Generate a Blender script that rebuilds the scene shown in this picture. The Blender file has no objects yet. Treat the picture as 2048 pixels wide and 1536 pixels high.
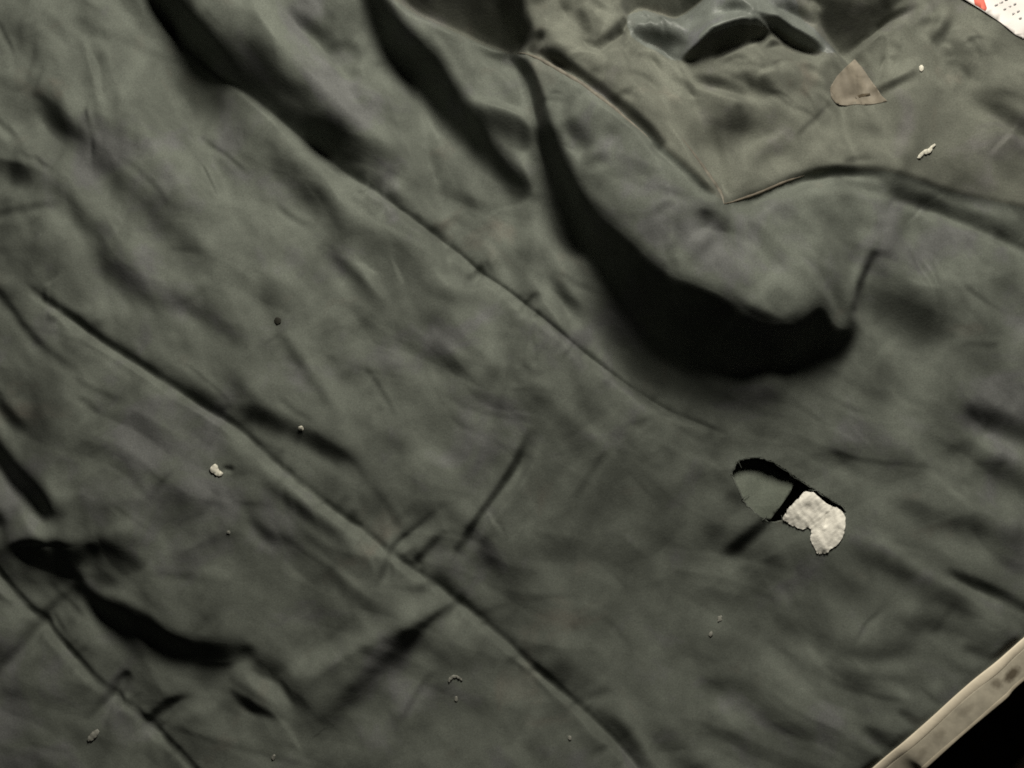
import bpy, bmesh, math, random
import numpy as np
from mathutils import Vector

sc = bpy.context.scene
S = 0.0004                      # metres per layout unit (the view is 2048 x 1536 units wide)
CX, CY = 1024.0, 768.0
def W(u, v, z=0.0):             # layout units -> metres on the bed; z in units
    return ((u - CX) * S, (CY - v) * S, z * S)

# ---------------------------------------------------------------- camera, light, exposure
cam_d = bpy.data.cameras.new("camera")
cam = bpy.data.objects.new("camera", cam_d)
sc.collection.objects.link(cam)
CAM_H = 1.45
cam.location = (0, 0, CAM_H)
cam.rotation_euler = (0, 0, 0)
cam_d.sensor_width = 36.0
cam_d.lens = 36.0 * CAM_H / (2048 * S)
cam_d.clip_start = 0.01
cam_d.clip_end = 50.0
cam_d.dof.use_dof = True
cam_d.dof.focus_distance = 1.39
cam_d.dof.aperture_fstop = 9.0
sc.camera = cam

world = bpy.data.worlds.new("World")
sc.world = world
world.use_nodes = True
bg = world.node_tree.nodes["Background"]
bg.inputs[0].default_value = (0.95, 1.0, 1.0, 1)
bg.inputs[1].default_value = 0.004

LAMP = Vector((0.18, 0.96, 0.78))
ld = bpy.data.lights.new("room_lamp", 'AREA')
ld.shape = 'DISK'
ld.size = 0.46
ld.energy = 21.5
ld.color = (1.0, 0.95, 0.84)
lamp = bpy.data.objects.new("room_lamp", ld)
sc.collection.objects.link(lamp)
lamp.location = LAMP
lamp.rotation_euler = (Vector((0.0, 0.0, 0)) - LAMP).to_track_quat('-Z', 'Y').to_euler()

sc.view_settings.view_transform = 'Standard'
sc.view_settings.look = 'None'
sc.view_settings.gamma = 1.0
sc.view_settings.exposure = 0.0
sc.render.engine = 'CYCLES'
sc.cycles.use_denoising = False
sc.cycles.max_bounces = 4
sc.cycles.diffuse_bounces = 2
sc.cycles.filter_width = 1.7

# ---------------------------------------------------------------- materials
def new_mat(name):
    m = bpy.data.materials.new(name)
    m.use_nodes = True
    nt = m.node_tree
    return m, nt, nt.nodes["Principled BSDF"]

def noise(nt, scale, detail=3, rough=0.5, dist=0.0):
    tc = nt.nodes.new("ShaderNodeTexCoord")
    n = nt.nodes.new("ShaderNodeTexNoise")
    n.inputs["Scale"].default_value = scale
    n.inputs["Detail"].default_value = detail
    n.inputs["Roughness"].default_value = rough
    n.inputs["Distortion"].default_value = dist
    nt.links.new(tc.outputs["Object"], n.inputs["Vector"])
    return n

def ramp(nt, src, stops):
    r = nt.nodes.new("ShaderNodeValToRGB")
    els = r.color_ramp.elements
    while len(els) < len(stops):
        els.new(0.5)
    for e, (p, c) in zip(els, stops):
        e.position = p
        e.color = (*c, 1)
    nt.links.new(src, r.inputs[0])
    return r

def mix(nt, a, b, fac, mode='MIX'):
    n = nt.nodes.new("ShaderNodeMix")
    n.data_type = 'RGBA'
    n.blend_type = mode
    if isinstance(fac, float):
        n.inputs[0].default_value = fac
    else:
        nt.links.new(fac, n.inputs[0])
    nt.links.new(a, n.inputs[6])
    nt.links.new(b, n.inputs[7])
    return n.outputs[2]

def cloth_material(name, tint, lo=0.80, hi=1.20, rough=0.85, sheen=0.04, bump=0.25):
    m, nt, p = new_mat(name)
    t = np.array(tint)
    green = t * np.array([0.975, 1.02, 0.95])
    grey = t * np.array([1.0, 0.99, 1.05])
    warm = t * np.array([1.07, 1.0, 0.92])
    n1 = noise(nt, 14.0, 4, 0.6, 0.4)
    c1 = ramp(nt, n1.outputs["Fac"], [(0.36, grey), (0.46, green), (0.62, green), (0.76, warm)])
    n2 = noise(nt, 26.0, 4, 0.6, 0.3)
    c2 = ramp(nt, n2.outputs["Fac"], [(0.36, (lo,) * 3), (0.64, (hi,) * 3)])
    n3 = noise(nt, 1000.0, 2, 0.7)
    c3 = ramp(nt, n3.outputs["Fac"], [(0.25, (0.74,) * 3), (0.75, (1.26,) * 3)])
    out = mix(nt, c1.outputs[0], c2.outputs[0], 1.0, 'MULTIPLY')
    out = mix(nt, out, c3.outputs[0], 1.0, 'MULTIPLY')
    nt.links.new(out, p.inputs["Base Color"])
    p.inputs["Roughness"].default_value = rough
    p.inputs["Specular IOR Level"].default_value = 0.25
    p.inputs["Sheen Weight"].default_value = sheen
    p.inputs["Sheen Roughness"].default_value = 0.5
    b = nt.nodes.new("ShaderNodeBump")
    b.inputs["Strength"].default_value = bump
    b.inputs["Distance"].default_value = 0.0006
    nb = noise(nt, 420.0, 3, 0.6)
    nt.links.new(nb.outputs["Fac"], b.inputs["Height"])
    nt.links.new(b.outputs[0], p.inputs["Normal"])
    return m

M_cloth = cloth_material("cotton_cloth", (0.106, 0.111, 0.101))
M_lining = cloth_material("satin_lining", (0.128, 0.134, 0.130), rough=0.5, sheen=0.0, bump=0.35)
M_yoke = cloth_material("worn_cotton", (0.115, 0.115, 0.101))
M_tongue = cloth_material("inner_fabric", (0.135, 0.145, 0.125), rough=0.7)

def plain(name, col, rough=0.7, var=0.1, scale=120.0, bump=0.2):
    m, nt, p = new_mat(name)
    n = noise(nt, scale, 4, 0.6)
    c = np.array(col)
    r = ramp(nt, n.outputs["Fac"], [(0.3, c * (1 - var)), (0.7, np.minimum(c * (1 + var), 1))])
    nt.links.new(r.outputs[0], p.inputs["Base Color"])
    p.inputs["Roughness"].default_value = rough
    p.inputs["Specular IOR Level"].default_value = 0.3
    b = nt.nodes.new("ShaderNodeBump")
    b.inputs["Strength"].default_value = bump
    b.inputs["Distance"].default_value = 0.0008
    nt.links.new(n.outputs["Fac"], b.inputs["Height"])
    nt.links.new(b.outputs[0], p.inputs["Normal"])
    return m

M_piping = plain("cream_piping", (0.82, 0.73, 0.57), var=0.06, scale=160)
M_tape = plain("stained_tape", (0.46, 0.42, 0.33), var=0.22, scale=70)
def add_stains(m, spots, col):
    nt = m.node_tree; p = nt.nodes["Principled BSDF"]
    src = p.inputs["Base Color"].links[0].from_socket
    tc = nt.nodes.new("ShaderNodeTexCoord")
    n = noise(nt, 260.0, 3, 0.6)
    for (x, y, rx, ry, ang, k) in spots:
        mp = nt.nodes.new("ShaderNodeMapping"); mp.vector_type = 'TEXTURE'
        mp.inputs["Location"].default_value = (x, y, 0)
        mp.inputs["Rotation"].default_value = (0, 0, math.radians(ang))
        mp.inputs["Scale"].default_value = (rx, ry, 1000.0)
        nt.links.new(tc.outputs["Object"], mp.inputs["Vector"])
        ln = nt.nodes.new("ShaderNodeVectorMath"); ln.operation = 'LENGTH'
        nt.links.new(mp.outputs[0], ln.inputs[0])
        ad = nt.nodes.new("ShaderNodeMath"); ad.operation = 'MULTIPLY_ADD'
        nt.links.new(n.outputs["Fac"], ad.inputs[0]); ad.inputs[1].default_value = 0.9
        nt.links.new(ln.outputs["Value"], ad.inputs[2])
        mr = nt.nodes.new("ShaderNodeMapRange"); mr.inputs["From Min"].default_value = 0.95; mr.inputs["From Max"].default_value = 1.75
        mr.inputs["To Min"].default_value = k; mr.inputs["To Max"].default_value = 0.0
        nt.links.new(ad.outputs[0], mr.inputs["Value"])
        c = nt.nodes.new("ShaderNodeRGB"); c.outputs[0].default_value = (*col, 1)
        src = mix(nt, src, c.outputs[0], mr.outputs[0])
    nt.links.new(src, p.inputs["Base Color"])
def gx(u, v):
    return (u - CX) * S, (CY - v) * S
add_stains(M_tape, [(*gx(2024, 1350), 0.0085, 0.0045, 35, 0.9), (*gx(1992, 1366), 0.005, 0.004, -20, 0.6), (*gx(1930, 1420), 0.008, 0.003, 40, 0.25),
                    (*gx(1880, 1470), 0.006, 0.004, 40, 0.3), (*gx(1845, 1510), 0.007, 0.003, 60, 0.3)], (0.10, 0.078, 0.05))
M_selv = plain("pale_selvage", (0.52, 0.46, 0.35), var=0.15, scale=90)
M_scrap = plain("white_padding", (0.86, 0.83, 0.74), var=0.10, scale=220, bump=0.5)
M_lint = plain("lint", (0.60, 0.58, 0.49), var=0.1, scale=400)
M_lint_dim = plain("lint_faint", (0.22, 0.22, 0.19), var=0.15, scale=400)
M_fleck_and_shade = plain("dark_fleck", (0.02, 0.02, 0.014))  # also colours the backing that stands for shade in the tear
M_tag = plain("tan_tag", (0.168, 0.148, 0.115), var=0.3, scale=60)
M_tag_mark = plain("tag_mark", (0.07, 0.055, 0.035))
M_floor = plain("dark_floor", (0.055, 0.040, 0.024), var=0.4, scale=40)
M_rust = plain("rust_edge", (0.120, 0.102, 0.076), var=0.3, scale=150)
M_sheet = plain("white_sheet", (0.90, 0.85, 0.82), var=0.02, scale=40, bump=0.05)
M_red = plain("red_print", (0.85, 0.20, 0.15), var=0.06)
M_dot = plain("grey_print", (0.42, 0.40, 0.40), var=0.1)

# ---------------------------------------------------------------- painted tone map of the garment's folds
# Each crease, fold and seam of the cloth is painted as a stroke of dark or bright tone
# along it; the sheet's height is then solved so that its shading under the lamp follows them.
ST = 2.5
U0, U1, V0, V1 = -306.0, 2358.0, -306.0, 1842.0
us = np.arange(U0, U1 + 1, ST)
vs = np.arange(V0, V1 + 1, ST)
NU, NV = len(us), len(vs)
UU, VV = np.meshgrid(us, vs)
T = np.zeros((NV, NU))  # painted light and dark, later turned into slopes
FOLD_TONES = T

def spline(pts, n=8):
    P = [np.array(p, float) for p in pts]
    if len(P) < 3:
        return np.array([P[0] * (1 - t) + P[-1] * t for t in np.linspace(0, 1, n + 1)])
    out = []
    Q = [2 * P[0] - P[1]] + P + [2 * P[-1] - P[-2]]
    for i in range(1, len(Q) - 2):
        for t in np.linspace(0, 1, n, endpoint=False):
            a, b, c, d = Q[i - 1:i + 3]
            out.append(0.5 * (2 * b + (c - a) * t + (2 * a - 5 * b + 4 * c - d) * t * t + (3 * b - a - 3 * c + d) * t ** 3))
    out.append(P[-1])
    return np.array(out)

GAIN = 1.68
def st(pts, v, w=12, wa=None, wb=None, ends=(0.0, 0.0), T=T, power=2.0, pair=None):
    """crease along pts (x, y[, gain[, width gain]]); wa / wb = reach above / below the line"""
    if pair is None:
        pair = 0.22 if v < 0 and T is FOLD_TONES else 0.0
    wa = w if wa is None else wa
    wb = w if wb is None else wb
    full = []
    for i, p in enumerate(pts):
        p = list(p)
        if len(p) == 2:
            g = 1.0
            if i == 0: g = ends[0]
            if i == len(pts) - 1: g = ends[1]
            p.append(g)
        if len(p) == 3:
            p.append(1.0)
        full.append(p)
    C = spline(full, 5)
    R = 4.2 * max(wa, wb) * max(1.0, C[:, 3].max())
    iu0 = max(0, int((C[:, 0].min() - R - U0) / ST)); iu1 = min(NU, int((C[:, 0].max() + R - U0) / ST) + 2)
    iv0 = max(0, int((C[:, 1].min() - R - V0) / ST)); iv1 = min(NV, int((C[:, 1].max() + R - V0) / ST) + 2)
    if iu1 <= iu0 or iv1 <= iv0:
        return
    X = UU[iv0:iv1, iu0:iu1]; Y = VV[iv0:iv1, iu0:iu1]
    best = np.full(X.shape, 1e18); amp = np.zeros(X.shape); sd = np.zeros(X.shape); wg = np.ones(X.shape)
    for a, b in zip(C[:-1], C[1:]):
        d = b[:2] - a[:2]
        L2 = d @ d + 1e-9
        t = np.clip(((X - a[0]) * d[0] + (Y - a[1]) * d[1]) / L2, 0, 1)
        dx = X - a[0] - t * d[0]; dy = Y - a[1] - t * d[1]
        q = dx * dx + dy * dy
        k = q < best
        best = np.where(k, q, best)
        amp = np.where(k, a[2] + (b[2] - a[2]) * t, amp)
        wg = np.where(k, a[3] + (b[3] - a[3]) * t, wg)
        sd = np.where(k, d[0] * dy - d[1] * dx, sd)
    ww = np.where(sd > 0, wb, wa) * wg
    dist = np.sqrt(best)
    prof = np.exp(-(dist / ww) ** power)
    if pair:                        # the far wall of a valley turns back to the light
        sg = np.where(sd > 0, dist, -dist)
        wp = max(6.0, min(wb, 24.0)) * wg
        prof = prof - pair * np.exp(-((sg - 1.2 * wb * wg - 1.0 * wp) / (1.1 * wp)) ** 2)
    T[iv0:iv1, iu0:iu1] += GAIN * v * amp * prof

def inside(poly, X, Y):
    r = np.zeros(X.shape, bool)
    n = len(poly)
    for i in range(n):
        x0, y0 = poly[i][:2]; x1, y1 = poly[(i + 1) % n][:2]
        c = ((y0 > Y) != (y1 > Y))
        if y0 != y1:
            r ^= c & (X < (x1 - x0) * (Y - y0) / (y1 - y0) + x0)
    return r

def gblur(A, s):
    if s <= 0:
        return A
    ku = np.fft.fftfreq(A.shape[1])[None, :]; kv = np.fft.fftfreq(A.shape[0])[:, None]
    return np.real(np.fft.ifft2(np.fft.fft2(A) * np.exp(-2 * (np.pi * s) ** 2 * (ku ** 2 + kv ** 2))))

DEEP = np.zeros((NV, NU))
def pg(poly, v, blur=8):
    A = gblur(inside(poly, UU, VV).astype(float), blur / ST)
    T[:] += v * A
    if v < -2:
        DEEP[:] = np.maximum(DEEP, np.clip(gblur(A, 3) * 1.6, 0, 1))

def bl(x, y, rx, ry, v, ang=0):
    a = math.radians(ang)
    dx, dy = UU - x, VV - y
    p = dx * math.cos(a) + dy * math.sin(a); q = -dx * math.sin(a) + dy * math.cos(a)
    T[:] += GAIN * v * np.exp(-(p / rx) ** 2 - (q / ry) ** 2)

# --- long stitched seam from the top left to the tear
SEAM_A = [(300, -10), (345, 45), (400, 100), (460, 150), (530, 205), (600, 265), (650, 302), (700, 345), (760, 385), (820, 430),
          (880, 475), (920, 505), (960, 540), (1010, 575), (1060, 615), (1120, 665), (1170, 705), (1230, 750), (1290, 790),
          (1350, 825), (1410, 850), (1450, 868)]
ga = [1.3, 1.6, 1.6, 1.25, 1.0, 1.2, 1.35, 1.0, .85, .7, .6, .6, .75, .6, .65, .5, .75, .6, .5, .5, .45, 0]
wga = [1.3, 1.3, 1.2, 1.0, 1.0, 1.0, 1.0, .9, .7, .55, .35, .25, .22, .18, .2, .18, .3, .25, .2, .2, .2, .2]
st([(p[0], p[1], g, w) for p, g, w in zip(SEAM_A, ga, wga)], -0.85, wa=32, wb=6)
st([(400, 40), (470, 95), (540, 150), (610, 205), (690, 270), (760, 350)], -0.6, w=40, pair=0)
st([(540, 165), (590, 180), (640, 190)], -0.45, w=16)
st([(610, 230), (650, 262), (690, 265)], -0.7, w=20)
st([(460, 110), (470, 135)], 0.25, w=18)
st([(p[0] - 10, p[1] + 14) for p in SEAM_A[3:]], 0.13, w=16)
st([(p[0] - 7, p[1] + 9) for p in SEAM_A[3:]], 0.2, w=7)
st([(500, 250), (575, 335), (640, 400), (690, 455)], -0.38, w=24)
st([(450, 210), (500, 250), (540, 290)], -0.18, w=30)
st([(640, 480), (710, 550), (775, 620)], -0.62, w=14, wa=10)
st([(690, 505), (740, 555), (790, 615)], 0.22, w=12)
st([(780, 640), (830, 690), (880, 725), (930, 752)], -0.34, w=18)
st([(620, 320), (690, 390), (750, 450)], 0.16, w=20)
bl(770, 520, 75, 45, -0.28, 40)
bl(705, 465, 28, 18, -0.22, 20)
st([(860, 575), (905, 562), (935, 585)], 0.22, w=18)
st([(830, 562), (885, 592), (940, 602)], -0.32, w=14)
st([(530, -20), (560, 40), (605, 90), (645, 135), (700, 205), (750, 265)], 0.32, w=26, ends=(1, 0))
st([(575, 5), (600, 38), (630, 55), (660, 80)], -0.6, w=14)
st([(640, 98), (690, 84), (728, 104)], -0.38, w=11)
st([(680, 118), (715, 126), (750, 122)], 0.2, w=11)
st([(735, 130), (755, 118), (780, 108)], -0.32, w=9)
st([(690, 200), (760, 290), (850, 370), (950, 455)], 0.03, w=50)
bl(700, 30, 40, 30, -0.25)
st([(870, 480), (895, 440), (930, 425)], -0.3, w=8)
st([(745, 378), (775, 352), (800, 340)], -0.4, w=11)
# --- black gap beside the upper flap
pg([(722, -30), (765, 68), (800, 115), (850, 167), (900, 219), (950, 286), (1008, 348), (1050, 386), (1062, 372), (1030, 335), (990, 290), (962, 242), (930, 205),
    (905, 160), (880, 116), (832, 72), (775, 22), (755, -30)], -3.2, 10)
st([(940, 290), (1000, 350), (1060, 400)], -0.4, w=18, pair=0)
pg([(280, -40), (345, -40), (390, 28), (425, 76), (452, 118), (500, 176), (440, 130), (400, 98), (345, 43)], -2.05, 14)
pg([(590, 205), (640, 218), (690, 266), (702, 334), (650, 294), (600, 254)], -0.55, 12)
st([(700, 20), (760, 110), (820, 180), (900, 270), (1000, 380)], 0.14, w=26)
# --- the flap
TOP_EDGE = [(745, -15), (830, 30), (900, 60), (970, 82), (1025, 98)]
st(TOP_EDGE, 0.40, w=9, ends=(.6, 1))
pg([(800, -60), (1042, -60), (1050, 60), (1030, 92), (960, 68), (880, 40), (810, 0)], -2.2, 6)
st([(930, 10), (975, 35)], 0.5, w=12)
st([(850, 5), (900, 15)], 0.35, w=12)
bl(1022, 20, 22, 24, -0.9)
st([(945, 80), (985, 100), (1018, 98)], -0.75, w=11, wa=6, ends=(0, 1))
bl(890, 95, 45, 22, 0.12, 30)
bl(1000, 150, 60, 25, 0.08, 20)
st([(930, 198), (985, 208), (1040, 230), (1085, 255)], 0.42, w=10, ends=(0, .6))
st([(905, 180), (940, 188)], -0.4, w=14)
st([(945, 225), (1000, 238), (1050, 258), (1085, 278)], -0.75, w=14, wb=26, ends=(0, 1))
pg([(950, 235), (1085, 275), (1100, 390), (1030, 345), (980, 290)], -0.5, 12)
bl(1060, 318, 22, 28, 0.45)
st([(1030, 108, .8, .6), (1058, 150, 1, .7), (1076, 205, 1, .8), (1088, 262, 1.1, .9), (1105, 322, 1.1, 1.2), (1128, 385, 1.1, 1.8), (1155, 450, .6, 2.4)], -1.9, w=11)
# --- the deep hollow under the pouch
CRES = [(1092, 260), (1106, 268), (1128, 340), (1160, 402), (1198, 440), (1243, 480), (1288, 524), (1334, 560), (1380, 576), (1422, 592),
        (1462, 616), (1502, 638), (1549, 648), (1594, 634), (1620, 604), (1640, 622), (1660, 652), (1682, 664), (1700, 640), (1706, 660),
        (1698, 690), (1680, 714), (1638, 712), (1590, 732), (1530, 748), (1455, 754), (1388, 738), (1330, 706), (1280, 662), (1240, 606),
        (1204, 548), (1176, 496), (1150, 436), (1122, 360)]
pg(CRES, -3.7, 12)
st([(1190, 590), (1250, 690), (1330, 755), (1430, 790), (1540, 785), (1620, 750)], -0.5, w=22)
bl(1678, 620, 20, 45, -0.55, -25)
st([(1742, 500), (1735, 530), (1715, 575), (1705, 620)], -0.7, w=12, ends=(.2, .8))
st([(1715, 545), (1760, 575), (1800, 610), (1850, 650), (1900, 690)], -0.85, w=40)
bl(1790, 620, 40, 40, -0.35)
bl(1640, 545, 16, 40, -0.35, -20)
st([(1780, 500), (1850, 555), (1900, 620)], 0.12, w=35)
bl(1540, 600, 50, 20, -0.3, 15)
# --- pouch: side seam
st([(1042, 100), (1085, 133), (1130, 163), (1180, 198), (1240, 248)], 0.85, w=6.5, ends=(.9, 0))
st([(1085, 112), (1140, 145), (1200, 190), (1250, 235), (1290, 275), (1312, 302)], -1.1, w=8, ends=(.6, .9))
st([(1300, 305), (1335, 328), (1372, 362), (1408, 396)], -0.8, w=8, ends=(.5, 1))
st([(1330, 262), (1385, 335), (1428, 392)], 0.5, w=9, ends=(.2, .8))
st([(1255, 290), (1300, 303)], -0.35, w=8)
bl(1052, 65, 16, 20, -1.1); bl(1078, 78, 16, 10, -0.8); bl(1066, 102, 10, 14, -0.6)
st([(1085, 100), (1115, 125), (1145, 145)], -0.8, w=13)
bl(1072, 8, 14, 12, -0.6); bl(1128, 18, 14, 12, -0.45)
st([(1085, 75), (1130, 88), (1180, 92)], 0.35, w=14)
bl(1110, 40, 30, 22, 0.2)
bl(1200, 205, 40, 25, 0.25, 40)
st([(1128, 248), (1150, 275), (1172, 312)], -1.0, w=16)
bl(1218, 276, 18, 14, -0.4)
st([(1165, 345), (1190, 330), (1215, 335)], -0.4, w=12)
bl(1190, 375, 26, 20, -0.35)
st([(1336, 490), (1328, 518), (1345, 548)], -0.45, w=7)
st([(1365, 475), (1372, 520)], 0.25, w=10)
st([(1285, 442), (1310, 428), (1340, 420)], -0.35, w=8)
st([(1360, 540), (1400, 500), (1440, 470)], -0.25, w=10)
st([(1340, 520), (1400, 470), (1440, 450)], 0.15, w=10)
bl(1405, 432, 24, 12, -0.3, -20)
st([(1433, 385), (1434, 422)], 0.4, w=6, ends=(.5, .8))
bl(1402, 405, 16, 8, 0.3)
# --- pouch: curved opening
st([(1436, 418), (1480, 402), (1520, 387), (1560, 370), (1600, 356), (1650, 346), (1700, 342), (1760, 345), (1830, 362), (1900, 381), (1960, 396), (2060, 418)],
   -0.55, w=7, wb=9, ends=(.5, 1))
st([(1550, 372), (1600, 357), (1650, 347), (1700, 343), (1770, 350)], -1.1, w=8)
pg([(1745, 352), (1830, 372), (1900, 390), (1960, 405), (2120, 440), (2120, 510), (2000, 462), (1940, 432), (1890, 412), (1830, 398), (1785, 386)], -0.55, 5)
st([(1780, 386), (1830, 400), (1890, 416), (1940, 436), (2000, 466), (2080, 500)], -1.15, w=9, wa=16, ends=(.2, 1))
st([(1640, 352), (1700, 366), (1750, 377)], -0.3, w=8)
st([(1465, 452), (1500, 428), (1550, 405), (1600, 392), (1660, 385), (1740, 392), (1830, 420)], 0.22, w=13)
st([(1820, 430), (1900, 450), (2000, 500)], 0.15, w=20)
st([(1850, 385), (1950, 418), (2040, 440)], 0.3, w=10)
# --- yoke above the pouch
bl(1460, 265, 62, 26, -0.5, -8)
st([(1480, 305), (1530, 285), (1570, 265)], 0.28, w=10)
st([(1480, 335), (1530, 315), (1580, 295)], -0.32, w=13)
st([(1375, 163), (1430, 176), (1495, 196)], -0.65, w=9)
bl(1512, 183, 26, 16, -0.7, 25)
st([(1400, 190), (1470, 208), (1560, 215)], 0.18, w=14)
st([(1640, 240), (1740, 258), (1850, 258)], -0.22, w=12)
st([(1930, 182), (1985, 190), (2070, 205)], -0.4, w=10)
st([(1935, 195), (1985, 214), (2030, 240), (2080, 268)], -0.8, w=12, ends=(0, 1))
st([(1920, 140), (2000, 150), (2060, 150)], 0.2, w=25)
st([(1600, 300), (1700, 318), (1800, 320)], 0.12, w=25)
bl(1290, 200, 25, 60, 0.18, -30)
bl(1340, 120, 20, 12, -0.25, 30)
# --- open collar
st([(1200, 97), (1222, 80), (1248, 52)], -0.8, w=8, ends=(.6, 1))
bl(1205, 40, 22, 34, 0.22)
pg([(1258, -60), (1440, -60), (1404, 4), (1371, 26), (1344, 38), (1303, 24), (1276, 18), (1250, 36), (1240, 20)], -1.3, 4)
st([(1250, 66), (1257, 44), (1279, 25), (1303, 30), (1344, 45), (1371, 33), (1405, 9), (1425, -8)], 0.75, w=6, ends=(.7, 1))
bl(1320, 82, 48, 14, -1.0, 12)
bl(1295, 52, 26, 10, 0.3)
st([(1253, 66), (1265, 90), (1309, 105), (1337, 126), (1352, 134)], 0.55, w=6, ends=(.8, .8))
st([(1347, 50), (1392, 70), (1440, 58), (1490, 52)], 0.6, w=13)
st([(1350, 80), (1375, 92), (1395, 84)], 0.4, w=8)
SLIT = [(1356, 131), (1392, 103), (1412, 82), (1453, 65), (1494, 61), (1541, 70), (1515, 83), (1474, 99), (1433, 116), (1392, 133)]
pg(SLIT, -3.4, 4)
st([(1400, 136), (1440, 121), (1480, 104), (1552, 76)], 0.35, w=6)
st([(1478, -5), (1505, 20), (1530, 42)], 0.6, w=20, ends=(.8, .3))
st([(1425, 20), (1460, 30), (1490, 40)], -0.4, w=9)
st([(1530, 34), (1593, 47), (1645, 66), (1684, 94)], 0.75, w=15, ends=(.4, .6))
st([(1500, 52), (1545, 55), (1576, 72), (1610, 86), (1652, 103)], -1.9, w=9)
st([(1540, 15), (1600, 24), (1640, 45)], -0.7, w=11)
pg([(1560, -60), (1860, -60), (1798, 0), (1765, 42), (1716, 84), (1690, 98), (1676, 80), (1652, 34), (1622, 0)], -1.25, 6)
st([(1700, 92), (1755, 52), (1795, 22), (1850, 6)], -0.8, w=7)
st([(1728, 86), (1768, 54), (1800, 34)], 0.4, w=7)
st([(1618, -8), (1636, 8), (1654, 24)], 0.8, w=7)
pg([(1717, 102), (1768, 60), (1776, 120), (1760, 160)], -0.8, 4)
st([(1766, 140), (1778, 126), (1784, 96)], 0.6, w=8)
st([(1515, 113), (1542, 93), (1572, 87)], -0.7, w=6)
bl(1545, 116, 30, 12, 0.5)
st([(1590, 110), (1630, 112), (1670, 108)], 0.4, w=13)
st([(1598, 128), (1612, 152)], 0.55, w=8)
st([(1636, 168), (1646, 138)], 0.7, w=7)
st([(1622, 130), (1630, 160)], -0.4, w=8)
st([(1470, 130), (1510, 132)], 0.25, w=10)
st([(1752, 180), (1775, 172), (1800, 160), (1840, 140)], -0.65, w=8, ends=(1, 0))
st([(1764, 160), (1800, 140), (1850, 112)], 0.35, w=14)
st([(1860, 90), (1885, 60), (1910, 25)], -0.4, w=9)
st([(1840, 70), (1870, 40), (1900, 0)], 0.15, w=14)
bl(1950, 60, 40, 25, 0.15)
# --- left side folds
st([(50, 165), (100, 215), (175, 287), (225, 345), (300, 415), (375, 480), (430, 515)], -0.27, w=22)
st([(20, 230), (140, 330), (210, 410), (300, 500), (420, 590)], 0.16, w=30)
st([(230, 150), (330, 260), (450, 390), (560, 500), (660, 620)], 0.13, w=45)
st([(560, 640), (660, 740), (780, 830)], 0.1, w=40)
st([(-20, 322), (40, 334), (90, 352)], -0.72, w=8, wb=26, ends=(1, 0))
st([(-20, 432), (70, 416), (140, 410)], -0.42, w=8, ends=(.8, 0))
st([(130, 370), (160, 425), (195, 480)], -0.34, w=20)
st([(185, 470), (240, 540), (320, 590), (380, 616), (450, 656), (508, 698)], -0.36, w=22)
st([(335, 598), (380, 616), (420, 640)], -0.35, w=11)
st([(400, 612), (470, 650), (530, 690)], 0.14, w=16)
bl(100, 120, 30, 20, -0.12); bl(190, 170, 50, 30, -0.12, 30)
bl(60, 60, 12, 50, -0.2, 10)
bl(350, 75, 55, 25, -0.35, 40)
bl(430, 190, 60, 25, -0.22, 40)
bl(200, 60, 70, 50, 0.1)
bl(340, 265, 60, 40, 0.1)
st([(0, 575), (50, 640), (100, 695), (190, 752)], -0.42, w=9, ends=(1, 0))
bl(20, 588, 30, 12, -0.4, 30)
bl(160, 662, 18, 16, 0.32)
st([(165, 680), (220, 722), (290, 765), (360, 810)], 0.18, w=13)
bl(200, 615, 40, 14, 0.22, -10)
bl(250, 660, 50, 25, -0.15, 30)
bl(120, 480, 50, 25, 0.1, 20)
# --- second seam
SEAM_B = [(60, 570), (110, 605), (160, 640), (230, 690), (300, 735), (350, 770), (420, 815), (480, 855), (540, 908), (600, 960), (660, 1010),
          (720, 1055), (780, 1103), (830, 1140), (880, 1175), (910, 1200), (960, 1240), (1000, 1275), (1050, 1320), (1110, 1375), (1160, 1420),
          (1210, 1470), (1250, 1510), (1285, 1550)]
gb = [0, .9, 1.0, .9, 1.0, 1.0, 1.1, .6, .35, .3, .35, .5, .8, .9, .8, .9, .8, .7, .6, .7, .8, .9, 1.0, 1.0]
st([(p[0], p[1], g) for p, g in zip(SEAM_B, gb)], -0.75, wa=13, wb=6)
st([(290, 715), (350, 752), (420, 795), (470, 820)], -0.55, w=20)
st([(430, 835), (500, 905), (600, 985), (700, 1075), (765, 1115)], 0.24, w=18)
st([(450, 812), (525, 833), (600, 865), (665, 898), (725, 928)], -0.8, w=17)
bl(600, 930, 90, 40, -0.28, 35)
st([(420, 835), (445, 818), (470, 806)], -0.35, w=7)
st([(520, 945), (600, 1012), (660, 1058), (708, 1092)], -0.55, w=13)
st([(640, 900), (700, 880)], -0.15, w=14)
# crossing creases at the seam
st([(752, 1182), (770, 1145), (785, 1100), (820, 1068), (878, 1025)], -0.6, w=8)
st([(838, 1126), (865, 1095), (892, 1062)], -0.75, w=12, ends=(1, 0))
st([(918, 1105), (958, 1040), (1000, 983), (1035, 928), (1062, 855)], -1.35, w=9, ends=(.5, 0))
st([(905, 1160), (918, 1105)], -0.35, w=14, ends=(.5, 1))
st([(860, 1085), (940, 1020), (990, 950), (1025, 890)], 0.22, w=20)
st([(840, 1125), (890, 1165), (915, 1195)], -0.5, w=13, ends=(.5, .5))
st([(905, 1196), (820, 1236), (720, 1282), (625, 1326), (540, 1352)][::-1], 0.28, w=24)
st([(640, 1460, .5, 2.2), (700, 1415, 1, 2.0), (780, 1335, 1, 1.6), (850, 1260, 1.0, 1.1), (912, 1214, .6, .6)], -1.0, w=16, pair=0.15)
bl(900, 1245, 26, 30, 0.25, 0)
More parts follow.
